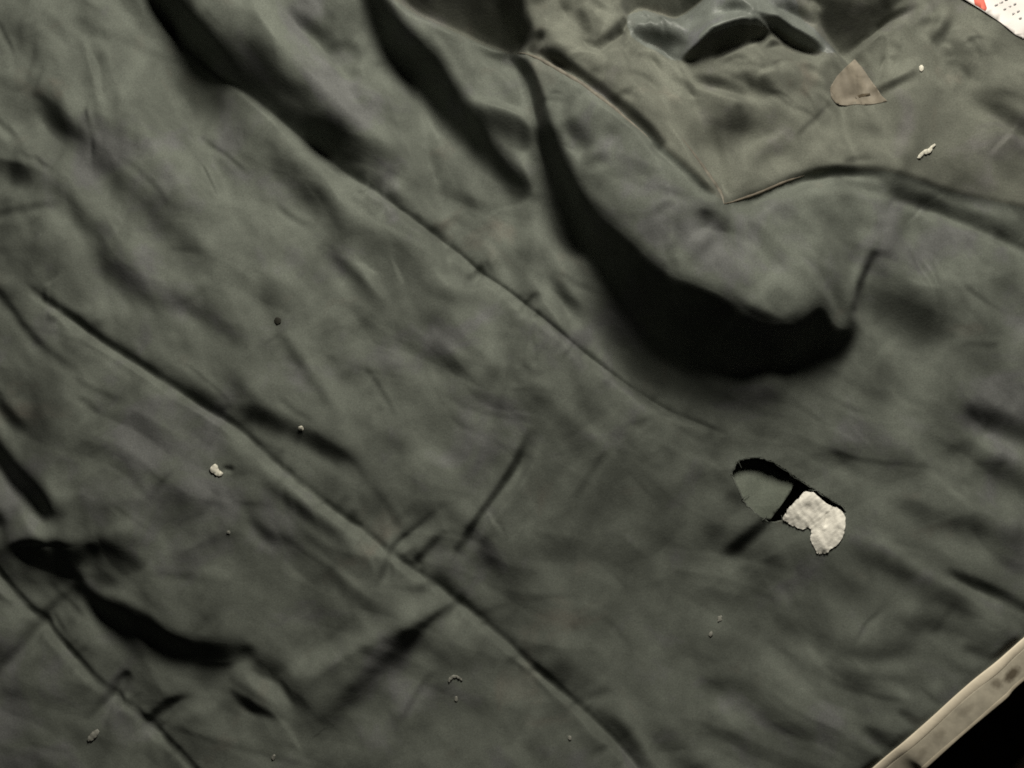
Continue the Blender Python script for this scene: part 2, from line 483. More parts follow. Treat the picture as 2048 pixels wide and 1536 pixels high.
bl(960, 1270, 40, 20, 0.15, 40)
st([(590, 1070), (675, 1138), (785, 1222)], 0.28, w=10)
st([(630, 1120), (700, 1182), (778, 1240)], -0.6, w=13)
st([(498, 1030), (540, 1070), (590, 1084)], -0.68, w=11)
bl(842, 1178, 26, 12, -0.5, -20)
bl(700, 1100, 40, 14, -0.3, 40)
# --- lower left
st([(372, 930), (335, 965), (300, 1020)][::-1], -0.5, w=9, wb=24)
st([(405, 1025), (435, 985)], -0.4, w=10, ends=(.4, .8))
bl(360, 1000, 40, 20, -0.18)
st([(430, 985), (480, 1015), (510, 1040)], 0.2, w=10)
st([(-30, 868), (0, 903), (30, 943), (75, 978), (115, 1018), (138, 1040)], -1.5, w=17, ends=(1, 0))
st([(-20, 780), (5, 805), (35, 838), (70, 865)], -0.55, w=14, ends=(1, 0))
st([(110, 985), (150, 985), (200, 975)], 0.25, w=12)
st([(0, 985), (50, 1040), (110, 1070)], 0.25, w=16, ends=(1, 0))
bl(-5, 1035, 18, 16, -1.0)
bl(140, 925, 25, 15, -0.22)
bl(60, 960, 20, 16, 0.1)
st([(200, 1058), (260, 1048), (310, 1020)], 0.22, w=16)
WEDGE = [(18, 1095), (60, 1086), (120, 1086), (165, 1088), (195, 1074), (205, 1095), (185, 1115), (150, 1140), (163, 1172), (138, 1164), (80, 1145), (45, 1120)]
pg(WEDGE, -3.0, 9)
st([(195, 1085), (240, 1098), (285, 1122), (300, 1132)], -0.8, w=17, ends=(1, 0), pair=0)
st([(190, 1146), (230, 1158), (265, 1140)], -0.35, w=12, pair=0)
bl(225, 1125, 40, 18, -0.35, 15)
st([(235, 1065), (300, 1085), (330, 1095)], -0.4, w=16)
HOLL = [(155, 1166), (190, 1193), (240, 1203), (280, 1223), (320, 1243), (350, 1263), (400, 1278), (460, 1280), (500, 1293), (504, 1303),
        (480, 1316), (452, 1333), (400, 1327), (325, 1305), (260, 1271), (210, 1240), (172, 1203)]
pg(HOLL, -3.1, 9)
st([(200, 1260), (280, 1300), (380, 1335)], -0.3, w=14)
bl(230, 1185, 40, 14, 0.25, 10)
st([(420, 1272), (475, 1275), (515, 1300)], -0.3, w=14)
st([(505, 1305), (535, 1335), (580, 1332)], -0.85, w=17, ends=(.6, 0))
st([(480, 1365), (510, 1340)], -0.3, w=10)
st([(450, 1380), (500, 1412), (570, 1440)], -1.1, w=9)
st([(500, 1388), (560, 1395), (600, 1380)], 0.18, w=22)
st([(290, 1450), (340, 1413), (390, 1390)], -0.95, w=13, ends=(1, 0))
st([(330, 1445), (400, 1418), (450, 1410)], 0.22, w=18)
bl(380, 1150, 45, 10, -0.35, 8)
bl(450, 1145, 26, 16, 0.15)
bl(300, 1195, 60, 12, -0.25, 40)
SEAM_C = [(-10, 1128), (50, 1203), (85, 1238), (110, 1273), (165, 1333), (220, 1388), (270, 1428), (300, 1458), (350, 1503), (395, 1550)]
st(SEAM_C, -0.45, w=7, ends=(1, 1))
st([(p[0] - 8, p[1] + 10) for p in SEAM_C], 0.2, w=7, ends=(1, 1))
st([(p[0] - 7, p[1] + 9) for p in SEAM_B[1:]], 0.25, w=8, ends=(.5, 1))
st([(218, 1390), (232, 1365), (255, 1348)], -0.8, w=9, ends=(1, 0))
st([(165, 1455), (195, 1420), (220, 1390)], -0.55, w=9, wa=22, ends=(0, 1))
st([(200, 1450), (225, 1420)], 0.25, w=13, ends=(.4, 1))
st([(85, 1238), (110, 1210), (140, 1185)], -0.6, w=12, ends=(1, .5))
st([(-10, 1352), (30, 1308), (85, 1238)], -0.5, w=8, wa=22, ends=(.6, 1))
st([(20, 1350), (60, 1305), (100, 1265)], 0.22, w=15)
bl(10, 1390, 40, 16, -0.35)
bl(250, 1440, 20, 14, -0.35, 40)
st([(230, 1405), (280, 1450)], -0.3, w=14)
bl(100, 1460, 60, 40, -0.15)
bl(560, 1260, 60, 30, 0.1)
bl(640, 1040, 50, 14, -0.15, 35)
# --- centre
st([(1108, 555), (1132, 592), (1165, 625)], -1.05, w=12, ends=(.2, .2))
st([(1075, 565), (1105, 610), (1140, 640)], 0.2, w=14)
st([(928, 565), (948, 548), (968, 528)], -0.5, w=8)
st([(1040, 622), (1062, 600), (1082, 582)], -0.5, w=8)
bl(945, 572, 14, 14, 0.28); bl(1075, 598, 12, 10, 0.2)
bl(1150, 655, 14, 12, 0.25)
st([(995, 690), (985, 755), (965, 810)], -0.38, w=17)
st([(1020, 700), (1010, 760), (995, 820)], 0.2, w=16)
bl(862, 640, 26, 18, -0.3); bl(925, 735, 36, 15, -0.32, 35)
st([(870, 660), (910, 700), (945, 720)], 0.16, w=15)
st([(1148, 715), (1165, 800), (1205, 885)], -0.26, w=13)
st([(1150, 815), (1195, 870), (1240, 925)], 0.26, w=12)
st([(1120, 870), (1160, 905), (1200, 930)], -0.24, w=15)
bl(970, 800, 30, 24, -0.22)
bl(750, 900, 60, 20, 0.08, 30)
bl(900, 1110, 20, 20, 0.12)
bl(1250, 1000, 25, 60, -0.15, -20)
bl(1120, 1090, 30, 50, 0.12, 15)
bl(1150, 1180, 40, 25, -0.2, -40)
bl(1000, 1150, 40, 18, 0.1, -30)
# --- lower centre
st([(985, 1290), (1020, 1300), (1045, 1330)], 0.3, w=10)
st([(1040, 1300), (1070, 1305), (1120, 1290)], -0.4, w=12)
st([(1120, 1395), (1180, 1445), (1245, 1520)], 0.24, w=12)
bl(1125, 1335, 20, 32, -0.28)
st([(1180, 1425), (1235, 1462), (1262, 1492), (1310, 1560)], -0.95, w=13, ends=(0, 1))
st([(1170, 1410), (1205, 1395), (1230, 1390)], -0.4, w=9)
bl(1185, 1420, 18, 10, 0.25)
st([(1290, 1465), (1340, 1500), (1400, 1545)], -0.65, w=22, ends=(0, 1))
bl(1060, 1400, 40, 20, 0.08, 40)
bl(930, 1340, 24, 16, -0.22, -40)
bl(1340, 1300, 30, 40, 0.1, 0)
bl(1250, 1330, 20, 50, 0.08, 10)
# --- lower right
st([(1660, 1095), (1750, 1120), (1810, 1150), (1900, 1200), (1960, 1240)], -0.55, w=20)
st([(1700, 1050), (1770, 1083), (1824, 1128), (1904, 1178), (1984, 1222), (2060, 1290)], 0.34, w=17, ends=(0, 1))
st([(1885, 1135), (1955, 1166), (2030, 1202), (2090, 1235)], -1.2, w=9, ends=(0, 1))
st([(1780, 990), (1860, 1030), (1950, 1058), (2060, 1095)], -0.42, w=20)
st([(1910, 812), (1975, 832), (2070, 875)], -0.75, w=20, ends=(0, 1))
st([(1945, 925), (2000, 945), (2080, 990)], -0.8, w=22, ends=(0, 1))
st([(1840, 865), (1890, 890), (1950, 905)], -0.36, w=18)
st([(1840, 930), (1924, 985), (2030, 1040), (2080, 1060)], 0.26, w=18)
st([(1930, 870), (2000, 890), (2060, 915)], 0.2, w=16)
st([(1560, 1245), (1630, 1280), (1700, 1304), (1780, 1308), (1850, 1290)], -0.62, w=24, wb=16)
st([(1800, 1250), (1868, 1250), (1930, 1275)], -0.5, w=18)
st([(1920, 1290), (1955, 1300), (2000, 1322)], -0.8, w=11, ends=(0, .8))
st([(1580, 1325), (1630, 1355)], -0.35, w=14)
st([(1400, 1378), (1450, 1386), (1495, 1392), (1540, 1432), (1590, 1470), (1640, 1490)], -0.6, w=18)
st([(1420, 1410), (1470, 1450), (1520, 1490)], 0.2, w=14)
st([(1520, 1330), (1590, 1375), (1640, 1400)], 0.16, w=14)
st([(1600, 1390), (1650, 1420)], -0.3, w=10)
st([(1795, 1420), (1818, 1433), (1852, 1458)], -0.85, w=8, ends=(0, 1))
st([(1725, 1462), (1752, 1470), (1795, 1504)], -0.8, w=11, ends=(0, 1))
st([(1868, 1398), (1900, 1418)], -0.6, w=8, ends=(.2, 1))
bl(1815, 1392, 36, 14, 0.35, 25); bl(1875, 1372, 14, 22, 0.3); bl(1770, 1440, 24, 12, 0.25, 20); bl(1700, 1490, 40, 25, 0.2)
bl(1930, 1355, 20, 12, 0.2)
bl(1540, 900, 60, 40, 0.08); bl(1480, 860, 20, 20, 0.1)
st([(1390, 990), (1400, 1080), (1390, 1160)], 0.1, w=20)
st([(1440, 830), (1450, 880), (1430, 920)], -0.2, w=14)
bl(1600, 1190, 50, 20, 0.1); bl(1720, 1220, 40, 20, 0.08)
# --- the tear
TEAR = [(1470, 950), (1475, 936), (1486, 923), (1514, 917), (1545, 924), (1575, 942), (1600, 960), (1632, 980), (1664, 1001), (1692, 1018),
        (1696, 1030), (1670, 1040), (1640, 1036), (1606, 1034), (1584, 1040), (1562, 1048), (1538, 1043), (1510, 1022), (1490, 998)]
st([(1425, 940), (1450, 960), (1480, 1000)], -0.45, w=15, ends=(0, 1))
st([(1470, 1125, 0, 1.2), (1500, 1095, .5, 1.1), (1525, 1070, .9, .9), (1548, 1042, 1, .8), (1560, 1030, 1, .7)], -1.15, w=20, pair=0)
st([(1440, 1135), (1480, 1105), (1510, 1075)], -0.5, w=20)

for (x, y, rx, ry, k) in [(1960, 1200, 420, 330, 0.08), (300, 1250, 420, 260, 0.1), (1250, 240, 300, 160, 0.25), (1520, 60, 330, 110, 0.75)]:
    T[:] *= 1 + k * np.exp(-((UU - x) / rx) ** 2 - ((VV - y) / ry) ** 2)
# fine crumple of worn cotton
rng = np.random.default_rng(7)
def band(lo, hi, stretch=1.0, ang=0.0):
    n = np.fft.fft2(rng.standard_normal((NV, NU)))
    ku = np.fft.fftfreq(NU, ST)[None, :]; kv = np.fft.fftfreq(NV, ST)[:, None]
    a = math.radians(ang)
    p = ku * math.cos(a) + kv * math.sin(a); q = (-ku * math.sin(a) + kv * math.cos(a))
    k = np.sqrt((p * stretch) ** 2 + q ** 2) + 1e-9
    f = np.exp(-(k * lo) ** 2) * (1 - np.exp(-(k * hi) ** 2))
    r = np.real(np.fft.ifft2(n * f))
    return r / r.std()
T += 0.07 * band(70, 240, 4.0, 42)
T += 0.05 * band(60, 200, 1.3, 42)
T += 0.03 * band(28, 70, 1.5, 42)
wr = random.Random(11)
def puckers(seam, step, v):
    C = spline(seam, 6)[:, :2]
    L = np.concatenate([[0], np.cumsum(np.hypot(*np.diff(C, axis=0).T))])
    q = step * 0.5
    while q < L[-1]:
        x = np.interp(q, L, C[:, 0]); y = np.interp(q, L, C[:, 1])
        x2 = np.interp(min(q + 4, L[-1]), L, C[:, 0]); y2 = np.interp(min(q + 4, L[-1]), L, C[:, 1])
        a = math.atan2(y2 - y, x2 - x) - math.pi / 2 + wr.uniform(-0.5, 0.5)
        ln = wr.uniform(16, 46) * wr.choice((1, 1, -1))
        p = [(x, y), (x + ln * 0.5 * math.cos(a), y + ln * 0.5 * math.sin(a)), (x + ln * math.cos(a + 0.25), y + ln * math.sin(a + 0.25))]
        if ln < 0: p = p[::-1]
        st(p, v * wr.uniform(0.5, 1.2), w=wr.uniform(5, 9), ends=(.8, 0) if ln > 0 else (0, .8))
        q += step * wr.uniform(0.5, 1.5)
puckers(SEAM_A[7:], 42, -0.30); puckers(SEAM_B, 46, -0.26); puckers(SEAM_C, 50, -0.26)
for k in range(230):                # small random creases of worn cotton
    x, y = wr.uniform(-150, 2200), wr.uniform(-150, 1700)
    fine = wr.random() < 0.6
    a = math.radians(wr.gauss(42, 13) if wr.random() < 0.78 else wr.gauss(-48, 22))
    ln = wr.uniform(40, 150) if fine else wr.uniform(120, 340); bend = wr.uniform(-0.35, 0.35)
    p = [(x + ln * t * math.cos(a + bend * t), y + ln * t * math.sin(a + bend * t) + wr.uniform(-4, 4)) for t in (0, .25, .5, .75, 1)]
    sgn = -1 if wr.random() < 0.7 else 0.8
    if fine:
        st(p, sgn * wr.uniform(0.10, 0.30), w=wr.uniform(4, 8))
    else:
        st(p, sgn * wr.uniform(0.07, 0.20), w=wr.uniform(9, 18))
for k in range(95):                 # bunched cloth round the collar
    x, y = wr.uniform(1050, 1930), wr.uniform(-30, 225)
    a = math.radians(wr.choice((25, 40, -30, -50, 10)) + wr.gauss(0, 14))
    ln = wr.uniform(25, 90)
    p = [(x + ln * t * math.cos(a + 0.5 * t), y + ln * t * math.sin(a + 0.5 * t)) for t in (0, .5, 1)]
    st(p, wr.choice((-1, -1, 1)) * wr.uniform(0.15, 0.42), w=wr.uniform(4, 9))
bl(1300, 1000, 360, 260, -0.34); bl(650, 1150, 250, 160, -0.14); bl(1560, 1180, 200, 120, -0.1); bl(1500, 480, 120, 70, 0.14); bl(1900, 560, 160, 100, 0.1)  # broad darker and lighter areas, worked into the sheet's tilt
bl(1700, 250, 250, 80, 0.06); bl(220, 150, 280, 180, 0.11); bl(550, 620, 250, 200, 0.06, 40)

# shape the sheet so its shading under the lamp matches the painted tones
Ycl = (CY - VV) * S
elev_tan = (LAMP.z) / (LAMP.y - Ycl)
r = np.exp(np.minimum(T, 0.9))
r = np.where(T < -2.0, np.maximum(np.exp(-2.0) + (T + 2.0) * 0.3, -0.55), r)
PAD = 256
fade_u = np.clip(np.minimum(UU - U0, U1 - UU) / 200.0, 0, 1); fade_v = np.clip(np.minimum(VV - V0, V1 - VV) / 200.0, 0, 1)
fade = fade_u * fade_v
r = 1 + (r - 1) * fade
g = (1 - r) * elev_tan
ku = 2 * np.pi * np.fft.fftfreq(NU + 2 * PAD, ST)[None, :]
kv = -2 * np.pi * np.fft.fftfreq(NV + 2 * PAD, ST)[:, None]      # up is minus v
def kernel(lam, wl):
    return (-1j * kv) / (kv ** 2 + lam * ku ** 2 + (2 * np.pi / wl) ** 2)
def integrate(gg, ker):
    return np.real(np.fft.ifft2(np.fft.fft2(np.pad(gg, PAD)) * ker))[PAD:-PAD, PAD:-PAD]
K_FINE, K_DEEP = kernel(0.28, 1500.0), kernel(0.06, 3200.0)
deep = np.clip((-T - 1.6) / 0.6, 0, 1) * DEEP
for it in range(13):                # the slopes are not small: refine
    H = integrate(g * (1 - deep), K_FINE) + integrate(g * deep, K_DEEP)
    if it == 12:
        break
    hy = -np.gradient(H, ST, axis=0); hx = np.gradient(H, ST, axis=1)
    rr = (1 - hy / elev_tan) / np.sqrt(1 + hx ** 2 + hy ** 2)
    err = np.clip(rr - r, -0.6, 0.6)
    g = np.clip(g + 0.5 * err * elev_tan, -1.5, 2.3)
# narrow pinched creases and stitch lines, pressed into the sheet
GRV = np.zeros_like(H)
st([(918, 1105), (958, 1040), (1000, 983), (1035, 928), (1062, 855)], -9.0 / GAIN, w=11, ends=(.4, 0), T=GRV)
st([(752, 1182), (770, 1145), (785, 1100), (820, 1068), (878, 1025)], -5.0 / GAIN, w=9, T=GRV)
st([(838, 1126), (865, 1095), (892, 1062)], -7.0 / GAIN, w=12, ends=(1, 0), T=GRV)
st([(660, 1450, .5, 2.0), (700, 1415, 1, 1.8), (780, 1335, 1, 1.5), (850, 1260, .9, 1.0), (912, 1214, .3, .7)], -11.0 / GAIN, w=18, wa=15, T=GRV)
st([(905, 1196), (820, 1236), (720, 1290), (625, 1338), (540, 1360)][::-1], 9.0 / GAIN, w=26, T=GRV)
st([(165, 1455), (195, 1420), (220, 1390), (232, 1365), (255, 1348)], -5.0 / GAIN, w=9, T=GRV)
st([(290, 1450), (340, 1413), (390, 1390)], -6.0 / GAIN, w=12, ends=(1, 0), T=GRV)
st([(-10, 1352), (30, 1308), (85, 1238), (110, 1210), (140, 1185)], -5.0 / GAIN, w=11, ends=(.6, .5), T=GRV)
st([(928, 565), (948, 548), (968, 528)], -3.5 / GAIN, w=8, T=GRV)
st([(1040, 622), (1062, 600), (1082, 582)], -3.5 / GAIN, w=8, T=GRV)
st([(300, 1020), (335, 965), (372, 930)], -4.0 / GAIN, w=12, T=GRV)
st([(1450, 1145), (1490, 1105), (1522, 1072), (1548, 1042), (1560, 1030)], -9.0 / GAIN, w=17, ends=(0, 1), T=GRV)
st([(1742, 500), (1735, 530), (1715, 575), (1705, 620)], -6.0 / GAIN, w=11, ends=(.2, .8), T=GRV)
for seam in (SEAM_A[7:], SEAM_B, SEAM_C):
    st(seam, -0.8 / GAIN, w=6, ends=(1, 1), T=GRV)
def tri(x):
    x = x - np.floor(x)
    return np.abs(2 * x - 1)
CR = np.zeros_like(H)
cr = random.Random(17)
wu, wv = 22 * band(320, 900), 22 * band(320, 900)
for k in range(14):                 # straight-edged creases left by folding and wearing
    d_ = math.radians(cr.choice((132, 132, 120, 145, 48, 60, 100, 10)) + cr.gauss(0, 10))
    lam = cr.uniform(90, 260)
    m_ = 1 / (1 + np.exp(-(band(260, 900) * 2.2 - 1.6)))
    q_ = ((UU + wu * cr.uniform(.5, 1.3)) * math.cos(d_) + (VV + wv * cr.uniform(.5, 1.3)) * math.sin(d_)) / lam + cr.random()
    CR += m_ * tri(q_) * lam * 0.5 * cr.uniform(0.05, 0.11)
CR = gblur(CR, 0.9)
H += (CR - gblur(CR, 60)) * (1 - 0.7 * np.clip(DEEP, 0, 1))
st([(456, 938), (464, 939)], -5.0 / GAIN, w=7, ends=(1, 1), T=GRV)
H += GRV
H -= np.median(H)
FLOOR_Z = -190.0
edge = np.clip(np.minimum.reduce([UU - U0, U1 - UU, VV - V0, V1 - VV]) / 170.0, 0, 1)
edge = edge * edge * (3 - 2 * edge)
H = H * edge + (FLOOR_Z + 6) * (1 - edge)
print("sheet height range (mm)", H.min() * S * 1000, H.max() * S * 1000)

# the sewn hem pulls the cloth into a line
HEM_IN = [(2330, 1075), (2200, 1170), (2048, 1283), (1992, 1325), (1949, 1358), (1908, 1395), (1869, 1433), (1815, 1485), (1764, 1536), (1640, 1660), (1470, 1842)]
HEM_OUT = [(2375, 1135), (2245, 1232), (2056, 1360), (2012, 1396), (1974, 1427), (1936, 1460), (1899, 1495), (1855, 1540), (1838, 1560), (1722, 1678), (1560, 1850)]
ci = spline(HEM_IN, 8); co = spline(HEM_OUT, 8)
def raw_h(u, v):
    return H[np.clip(((v - V0) / ST).astype(int), 0, NV - 1), np.clip(((u - U0) / ST).astype(int), 0, NU - 1)]
hem_z = raw_h(ci[:, 0], ci[:, 1])
kk = np.exp(-0.5 * (np.arange(-30, 31) / 11.0) ** 2); kk /= kk.sum()
hem_z = np.convolve(np.pad(hem_z, 30, mode='edge'), kk, 'valid')
hd = np.full(H.shape, 1e9); hn = np.zeros(H.shape)
tt = np.linspace(0, len(ci) - 1, 420); kt = np.arange(len(ci))
for px, py, zz in zip(np.interp(tt, kt, ci[:, 0]), np.interp(tt, kt, ci[:, 1]), np.interp(tt, kt, hem_z)):
    q = np.hypot(UU - px, VV - py); kq = q < hd
    hd = np.where(kq, q, hd); hn = np.where(kq, zz, hn)
wt = np.exp(-(hd / 42.0) ** 2)
H = H * (1 - wt) + (hn + 0.55 * (H - hn)) * wt
wt = np.exp(-(hd / 14.0) ** 2)
H = H * (1 - wt) + hn * wt

def hz(u, v):
    x = (np.asarray(u, float) - U0) / ST; y = (np.asarray(v, float) - V0) / ST
    x = np.clip(x, 0, NU - 1.001); y = np.clip(y, 0, NV - 1.001)
    i = x.astype(int); j = y.astype(int); fx = x - i; fy = y - j
    return (H[j, i] * (1 - fx) * (1 - fy) + H[j, i + 1] * fx * (1 - fy) + H[j + 1, i] * (1 - fx) * fy + H[j + 1, i + 1] * fx * fy)

# ---------------------------------------------------------------- object helpers
COL = sc.collection
def link(name, me, mat, parent=None, label=None, cat=None, group=None, kind=None):
    if mat is not None:
        me.materials.append(mat)
    o = bpy.data.objects.new(name, me)
    COL.objects.link(o)
    if parent is not None:
        o.parent = parent
    if label: o["label"] = label
    if cat: o["category"] = cat
    if group: o["group"] = group
    if kind: o["kind"] = kind
    return o

def mesh_from(name, verts, faces, smooth=True):
    me = bpy.data.meshes.new(name)
    me.from_pydata([tuple(v) for v in verts], [], faces)
    if smooth:
        me.polygons.foreach_set("use_smooth", [True] * len(me.polygons))
    me.update()
    return me

def grid_mesh(name, verts, quads, normals=None):
    me = bpy.data.meshes.new(name)
    me.vertices.add(len(verts)); me.vertices.foreach_set("co", verts.astype(np.float32).ravel())
    me.loops.add(quads.size); me.loops.foreach_set("vertex_index", quads.astype(np.int32).ravel())
    me.polygons.add(len(quads))
    me.polygons.foreach_set("loop_start", np.arange(0, quads.size, 4, dtype=np.int32))
    me.polygons.foreach_set("use_smooth", np.ones(len(quads), bool))
    me.update(calc_edges=True)
    if normals is not None:
        me.normals_split_custom_set_from_vertices(normals.astype(np.float32))
    return me

# ---------------------------------------------------------------- floor
fm = mesh_from("floor", [W(-6000, 6000, FLOOR_Z), W(8000, 6000, FLOOR_Z), W(8000, -6000, FLOOR_Z), W(-6000, -6000, FLOOR_Z)], [(0, 1, 2, 3)], False)
link("floor", fm, M_floor, label="near-black dark brown floor beyond the hem tape", kind="structure")

# ---------------------------------------------------------------- the garment
garment = bpy.data.objects.new("garment", None)
garment.empty_display_size = 0.05
garment.location = W(1024, 768, FLOOR_Z)
COL.objects.link(garment)
garment["label"] = "crumpled dark olive-grey garment with stitched seams filling the picture"
garment["category"] = "garment"
bpy.context.view_layer.update()
OFF = np.array(W(1024, 768, FLOOR_Z))

# curves that bound the panels
def yon(curve, X, s0=None, s1=None):
    c = np.array([p[:2] for p in curve], float)
    y = np.interp(X, c[:, 0], c[:, 1])
    s0 = (c[1, 1] - c[0, 1]) / (c[1, 0] - c[0, 0]) if s0 is None else s0
    s1 = (c[-1, 1] - c[-2, 1]) / (c[-1, 0] - c[-2, 0]) if s1 is None else s1
    y = np.where(X < c[0, 0], c[0, 1] + (X - c[0, 0]) * s0, y)
    return np.where(X > c[-1, 0], c[-1, 1] + (X - c[-1, 0]) * s1, y)

hi = np.array(HEM_IN)[::-1].astype(float)
hem_v = np.interp(UU, hi[:, 0], hi[:, 1], left=1e6, right=1000.0)
OPEN_EDGE = TOP_EDGE + [(1042, 104), (1085, 128), (1140, 158), (1200, 203), (1250, 248), (1290, 284), (1335, 328), (1372, 362), (1408, 396), (1436, 418),
                        (1480, 402), (1520, 387), (1560, 370), (1600, 356), (1650, 346), (1700, 342), (1760, 345), (1830, 362), (1900, 381), (1960, 396), (2060, 418)]
pid = np.full((NV, NU), 3)
pid[VV > yon(SEAM_A, UU, None, 0.45)] = 2
pid[VV > yon(SEAM_B, UU, None, None)] = 1
pid[VV > yon(SEAM_C, UU, None, None)] = 0
pid[(VV < yon(OPEN_EDGE, UU, None, None)) & (UU > 735)] = 4
# satin lining turned out of the collar
LIN = [(1251, 62), (1249, 42), (1258, 30), (1290, 22), (1345, 42), (1380, 22), (1412, -2), (1450, -60), (1560, -60), (1600, 30), (1640, 62), (1684, 95), (1662, 104),
       (1600, 86), (1548, 60), (1520, 66), (1455, 72), (1405, 90), (1378, 110), (1356, 131), (1330, 122), (1278, 96), (1258, 84)]
pid[inside(LIN, UU, VV)] = 5
keep = VV < hem_v + 6
tear = inside(TEAR, UU, VV)
keep &= ~tear
NORM_U = np.gradient(H, ST, axis=1); NORM_V = np.gradient(H, ST, axis=0)
NRM = np.dstack([-NORM_U, NORM_V, np.ones_like(H)]); NRM /= np.linalg.norm(NRM, axis=2, keepdims=True)
POS = np.dstack([(UU - CX) * S, (CY - VV) * S, H * S]) - OFF
fk = keep[:-1, :-1] & keep[1:, :-1] & keep[:-1, 1:] & keep[1:, 1:]
fid = pid[:-1, :-1]
idx = np.arange(NV * NU).reshape(NV, NU)
panel_labels = ["lower left corner panel below the last seam", "panel with black hollow folds between two seams", "long smooth panel between the two main diagonal seams",
                "pouch panel with the deep black hollow and the tear", "yoke panel around the open collar", "shiny grey satin lining turned out of the collar"]
for k in range(6):
    m = fk & (fid == k)
    q = np.stack([idx[1:, :-1][m], idx[1:, 1:][m], idx[:-1, 1:][m], idx[:-1, :-1][m]], axis=1)
    used = np.unique(q)
    remap = np.zeros(NV * NU, np.int32); remap[used] = np.arange(len(used))
    nm = "panel" if k < 5 else "satin_lining"
    me = grid_mesh(nm, POS.reshape(-1, 3)[used], remap[q], NRM.reshape(-1, 3)[used])
    link(nm, me, M_cloth if k < 4 else M_yoke if k == 4 else M_lining, garment, label=panel_labels[k])

def P(u, v, lift=0.0):          # a point on the sheet, in the garment's frame
    return np.array(W(u, v, float(hz(u, v)) + lift)) - OFF

# turned-in rim of the tear, going down into the dark
tv, tf = [], []
tc = spline(TEAR + [TEAR[0]], 5)[:-1]
tj = random.Random(8)
for q_ in tc:
    q_[0] += tj.uniform(-1.8, 1.8); q_[1] += tj.uniform(-1.8, 1.8)
n = len(tc); cen = tc[:, :2].mean(0)
for ring, (sh, dz) in enumerate([(-0.03, -0.3), (0.0, -0.2), (0.012, -2), (0.014, -8), (-0.02, -30), (-0.15, -60)]):
    for p in tc:
        q = p[:2] + (cen - p[:2]) * sh
        tv.append(P(p[0], p[1], dz) * np.array([0, 0, 1]) + (np.array(W(q[0], q[1], 0)) - OFF) * np.array([1, 1, 0]))
for ring in range(5):
    for i in range(n):
        j = (i + 1) % n
        tf.append((ring * n + i, ring * n + j, (ring + 1) * n + j, (ring + 1) * n + i))
link("torn_rim", mesh_from("torn_rim", tv, tf), M_cloth, garment)
fv = [P(u, v, -70) for u, v in [(1440, 880), (1740, 880), (1740, 1080), (1440, 1080)]]  # flat sheet coloured near-black for the shade inside the tear
link("tear_shade_backing", mesh_from("tear_shade_backing", fv, [(3, 2, 1, 0)], False), M_fleck_and_shade, garment, label="near-black backing sheet standing in for the shade inside the tear")

def tube(pts, rad, seg=6):
    """thin cord through layout points (u, v, z)"""
    Q = np.array([np.array(W(*p)) - OFF for p in pts]); vts, fcs = [], []
    for i, c in enumerate(Q):
        t = Q[min(i + 1, len(Q) - 1)] - Q[max(i - 1, 0)]; t /= np.linalg.norm(t) + 1e-12
        sx = np.cross(t, (0, 0, 1)); sx /= np.linalg.norm(sx) + 1e-12; sy = np.cross(sx, t)
        rr_ = rad[i] if hasattr(rad, "__len__") else rad
        for k in range(seg):
            an = 2 * math.pi * k / seg
            vts.append(c + (sx * math.cos(an) + sy * math.sin(an)) * rr_ * S)
    for i in range(len(Q) - 1):
        for k in range(seg):
            k2 = (k + 1) % seg
            fcs.append((i * seg + k, i * seg + k2, (i + 1) * seg + k2, (i + 1) * seg + k))
    return vts, fcs
def cord(name, path, rad, mat, lift, label=None, kind=None):
    C = spline(path, 7)
    n_ = len(C); rads = [rad * min(1.0, 0.25 + 3.0 * min(i, n_ - 1 - i) / n_) * (1 + 0.12 * math.sin(i * 1.7)) for i in range(n_)]
    v_, f_ = tube([(p[0], p[1], float(hz(p[0], p[1])) + lift) for p in C], rads, 8)
    link(name, mesh_from(name, v_, f_), mat, garment, label=label, kind=kind)
M_cord = plain("worn_brown_edge", (0.132, 0.122, 0.098), var=0.25, scale=150)
cord("seam_piping", [(1036, 100), (1085, 131), (1130, 161), (1180, 197), (1235, 243), (1290, 292)], 5.5, M_cord, -1.6, "worn light brown piping on the pouch seam")
cord("seam_piping", [(1352, 292), (1388, 338), (1412, 372), (1430, 400), (1434, 420)], 5.0, M_cord, -1.8, "worn piping above the seam corner")
cord("seam_piping", [(1434, 419), (1480, 403), (1520, 388), (1560, 371), (1600, 357)], 3.0, M_rust, -0.6, "thin rust brown edge of the pouch opening")
fr = random.Random(21); fvs, ffs = [], []
for i in range(0, n, 9):
    p = tc[i][:2]; d = cen - p; d = d / np.hypot(*d); L_ = fr.uniform(5, 15)
    a0 = fr.uniform(-0.8, 0.8); dd = np.array([d[0] * math.cos(a0) - d[1] * math.sin(a0), d[0] * math.sin(a0) + d[1] * math.cos(a0)])
    z0 = float(hz(p[0], p[1]))
    v_, f_ = tube([(p[0] - dd[0] * 3, p[1] - dd[1] * 3, z0 + .4), (p[0] + dd[0] * L_ * .4, p[1] + dd[1] * L_ * .4, z0 + fr.uniform(-1, 2)), (p[0] + dd[0] * L_ + fr.uniform(-3, 3), p[1] + dd[1] * L_, z0 - fr.uniform(1, 5))], [0.9, 0.7, 0.35], 5)
    ffs += [tuple(k + len(fvs) for k in f) for f in f_]; fvs += v_
link("frayed_threads", mesh_from("frayed_threads", fvs, ffs), M_cloth, garment, kind="stuff")

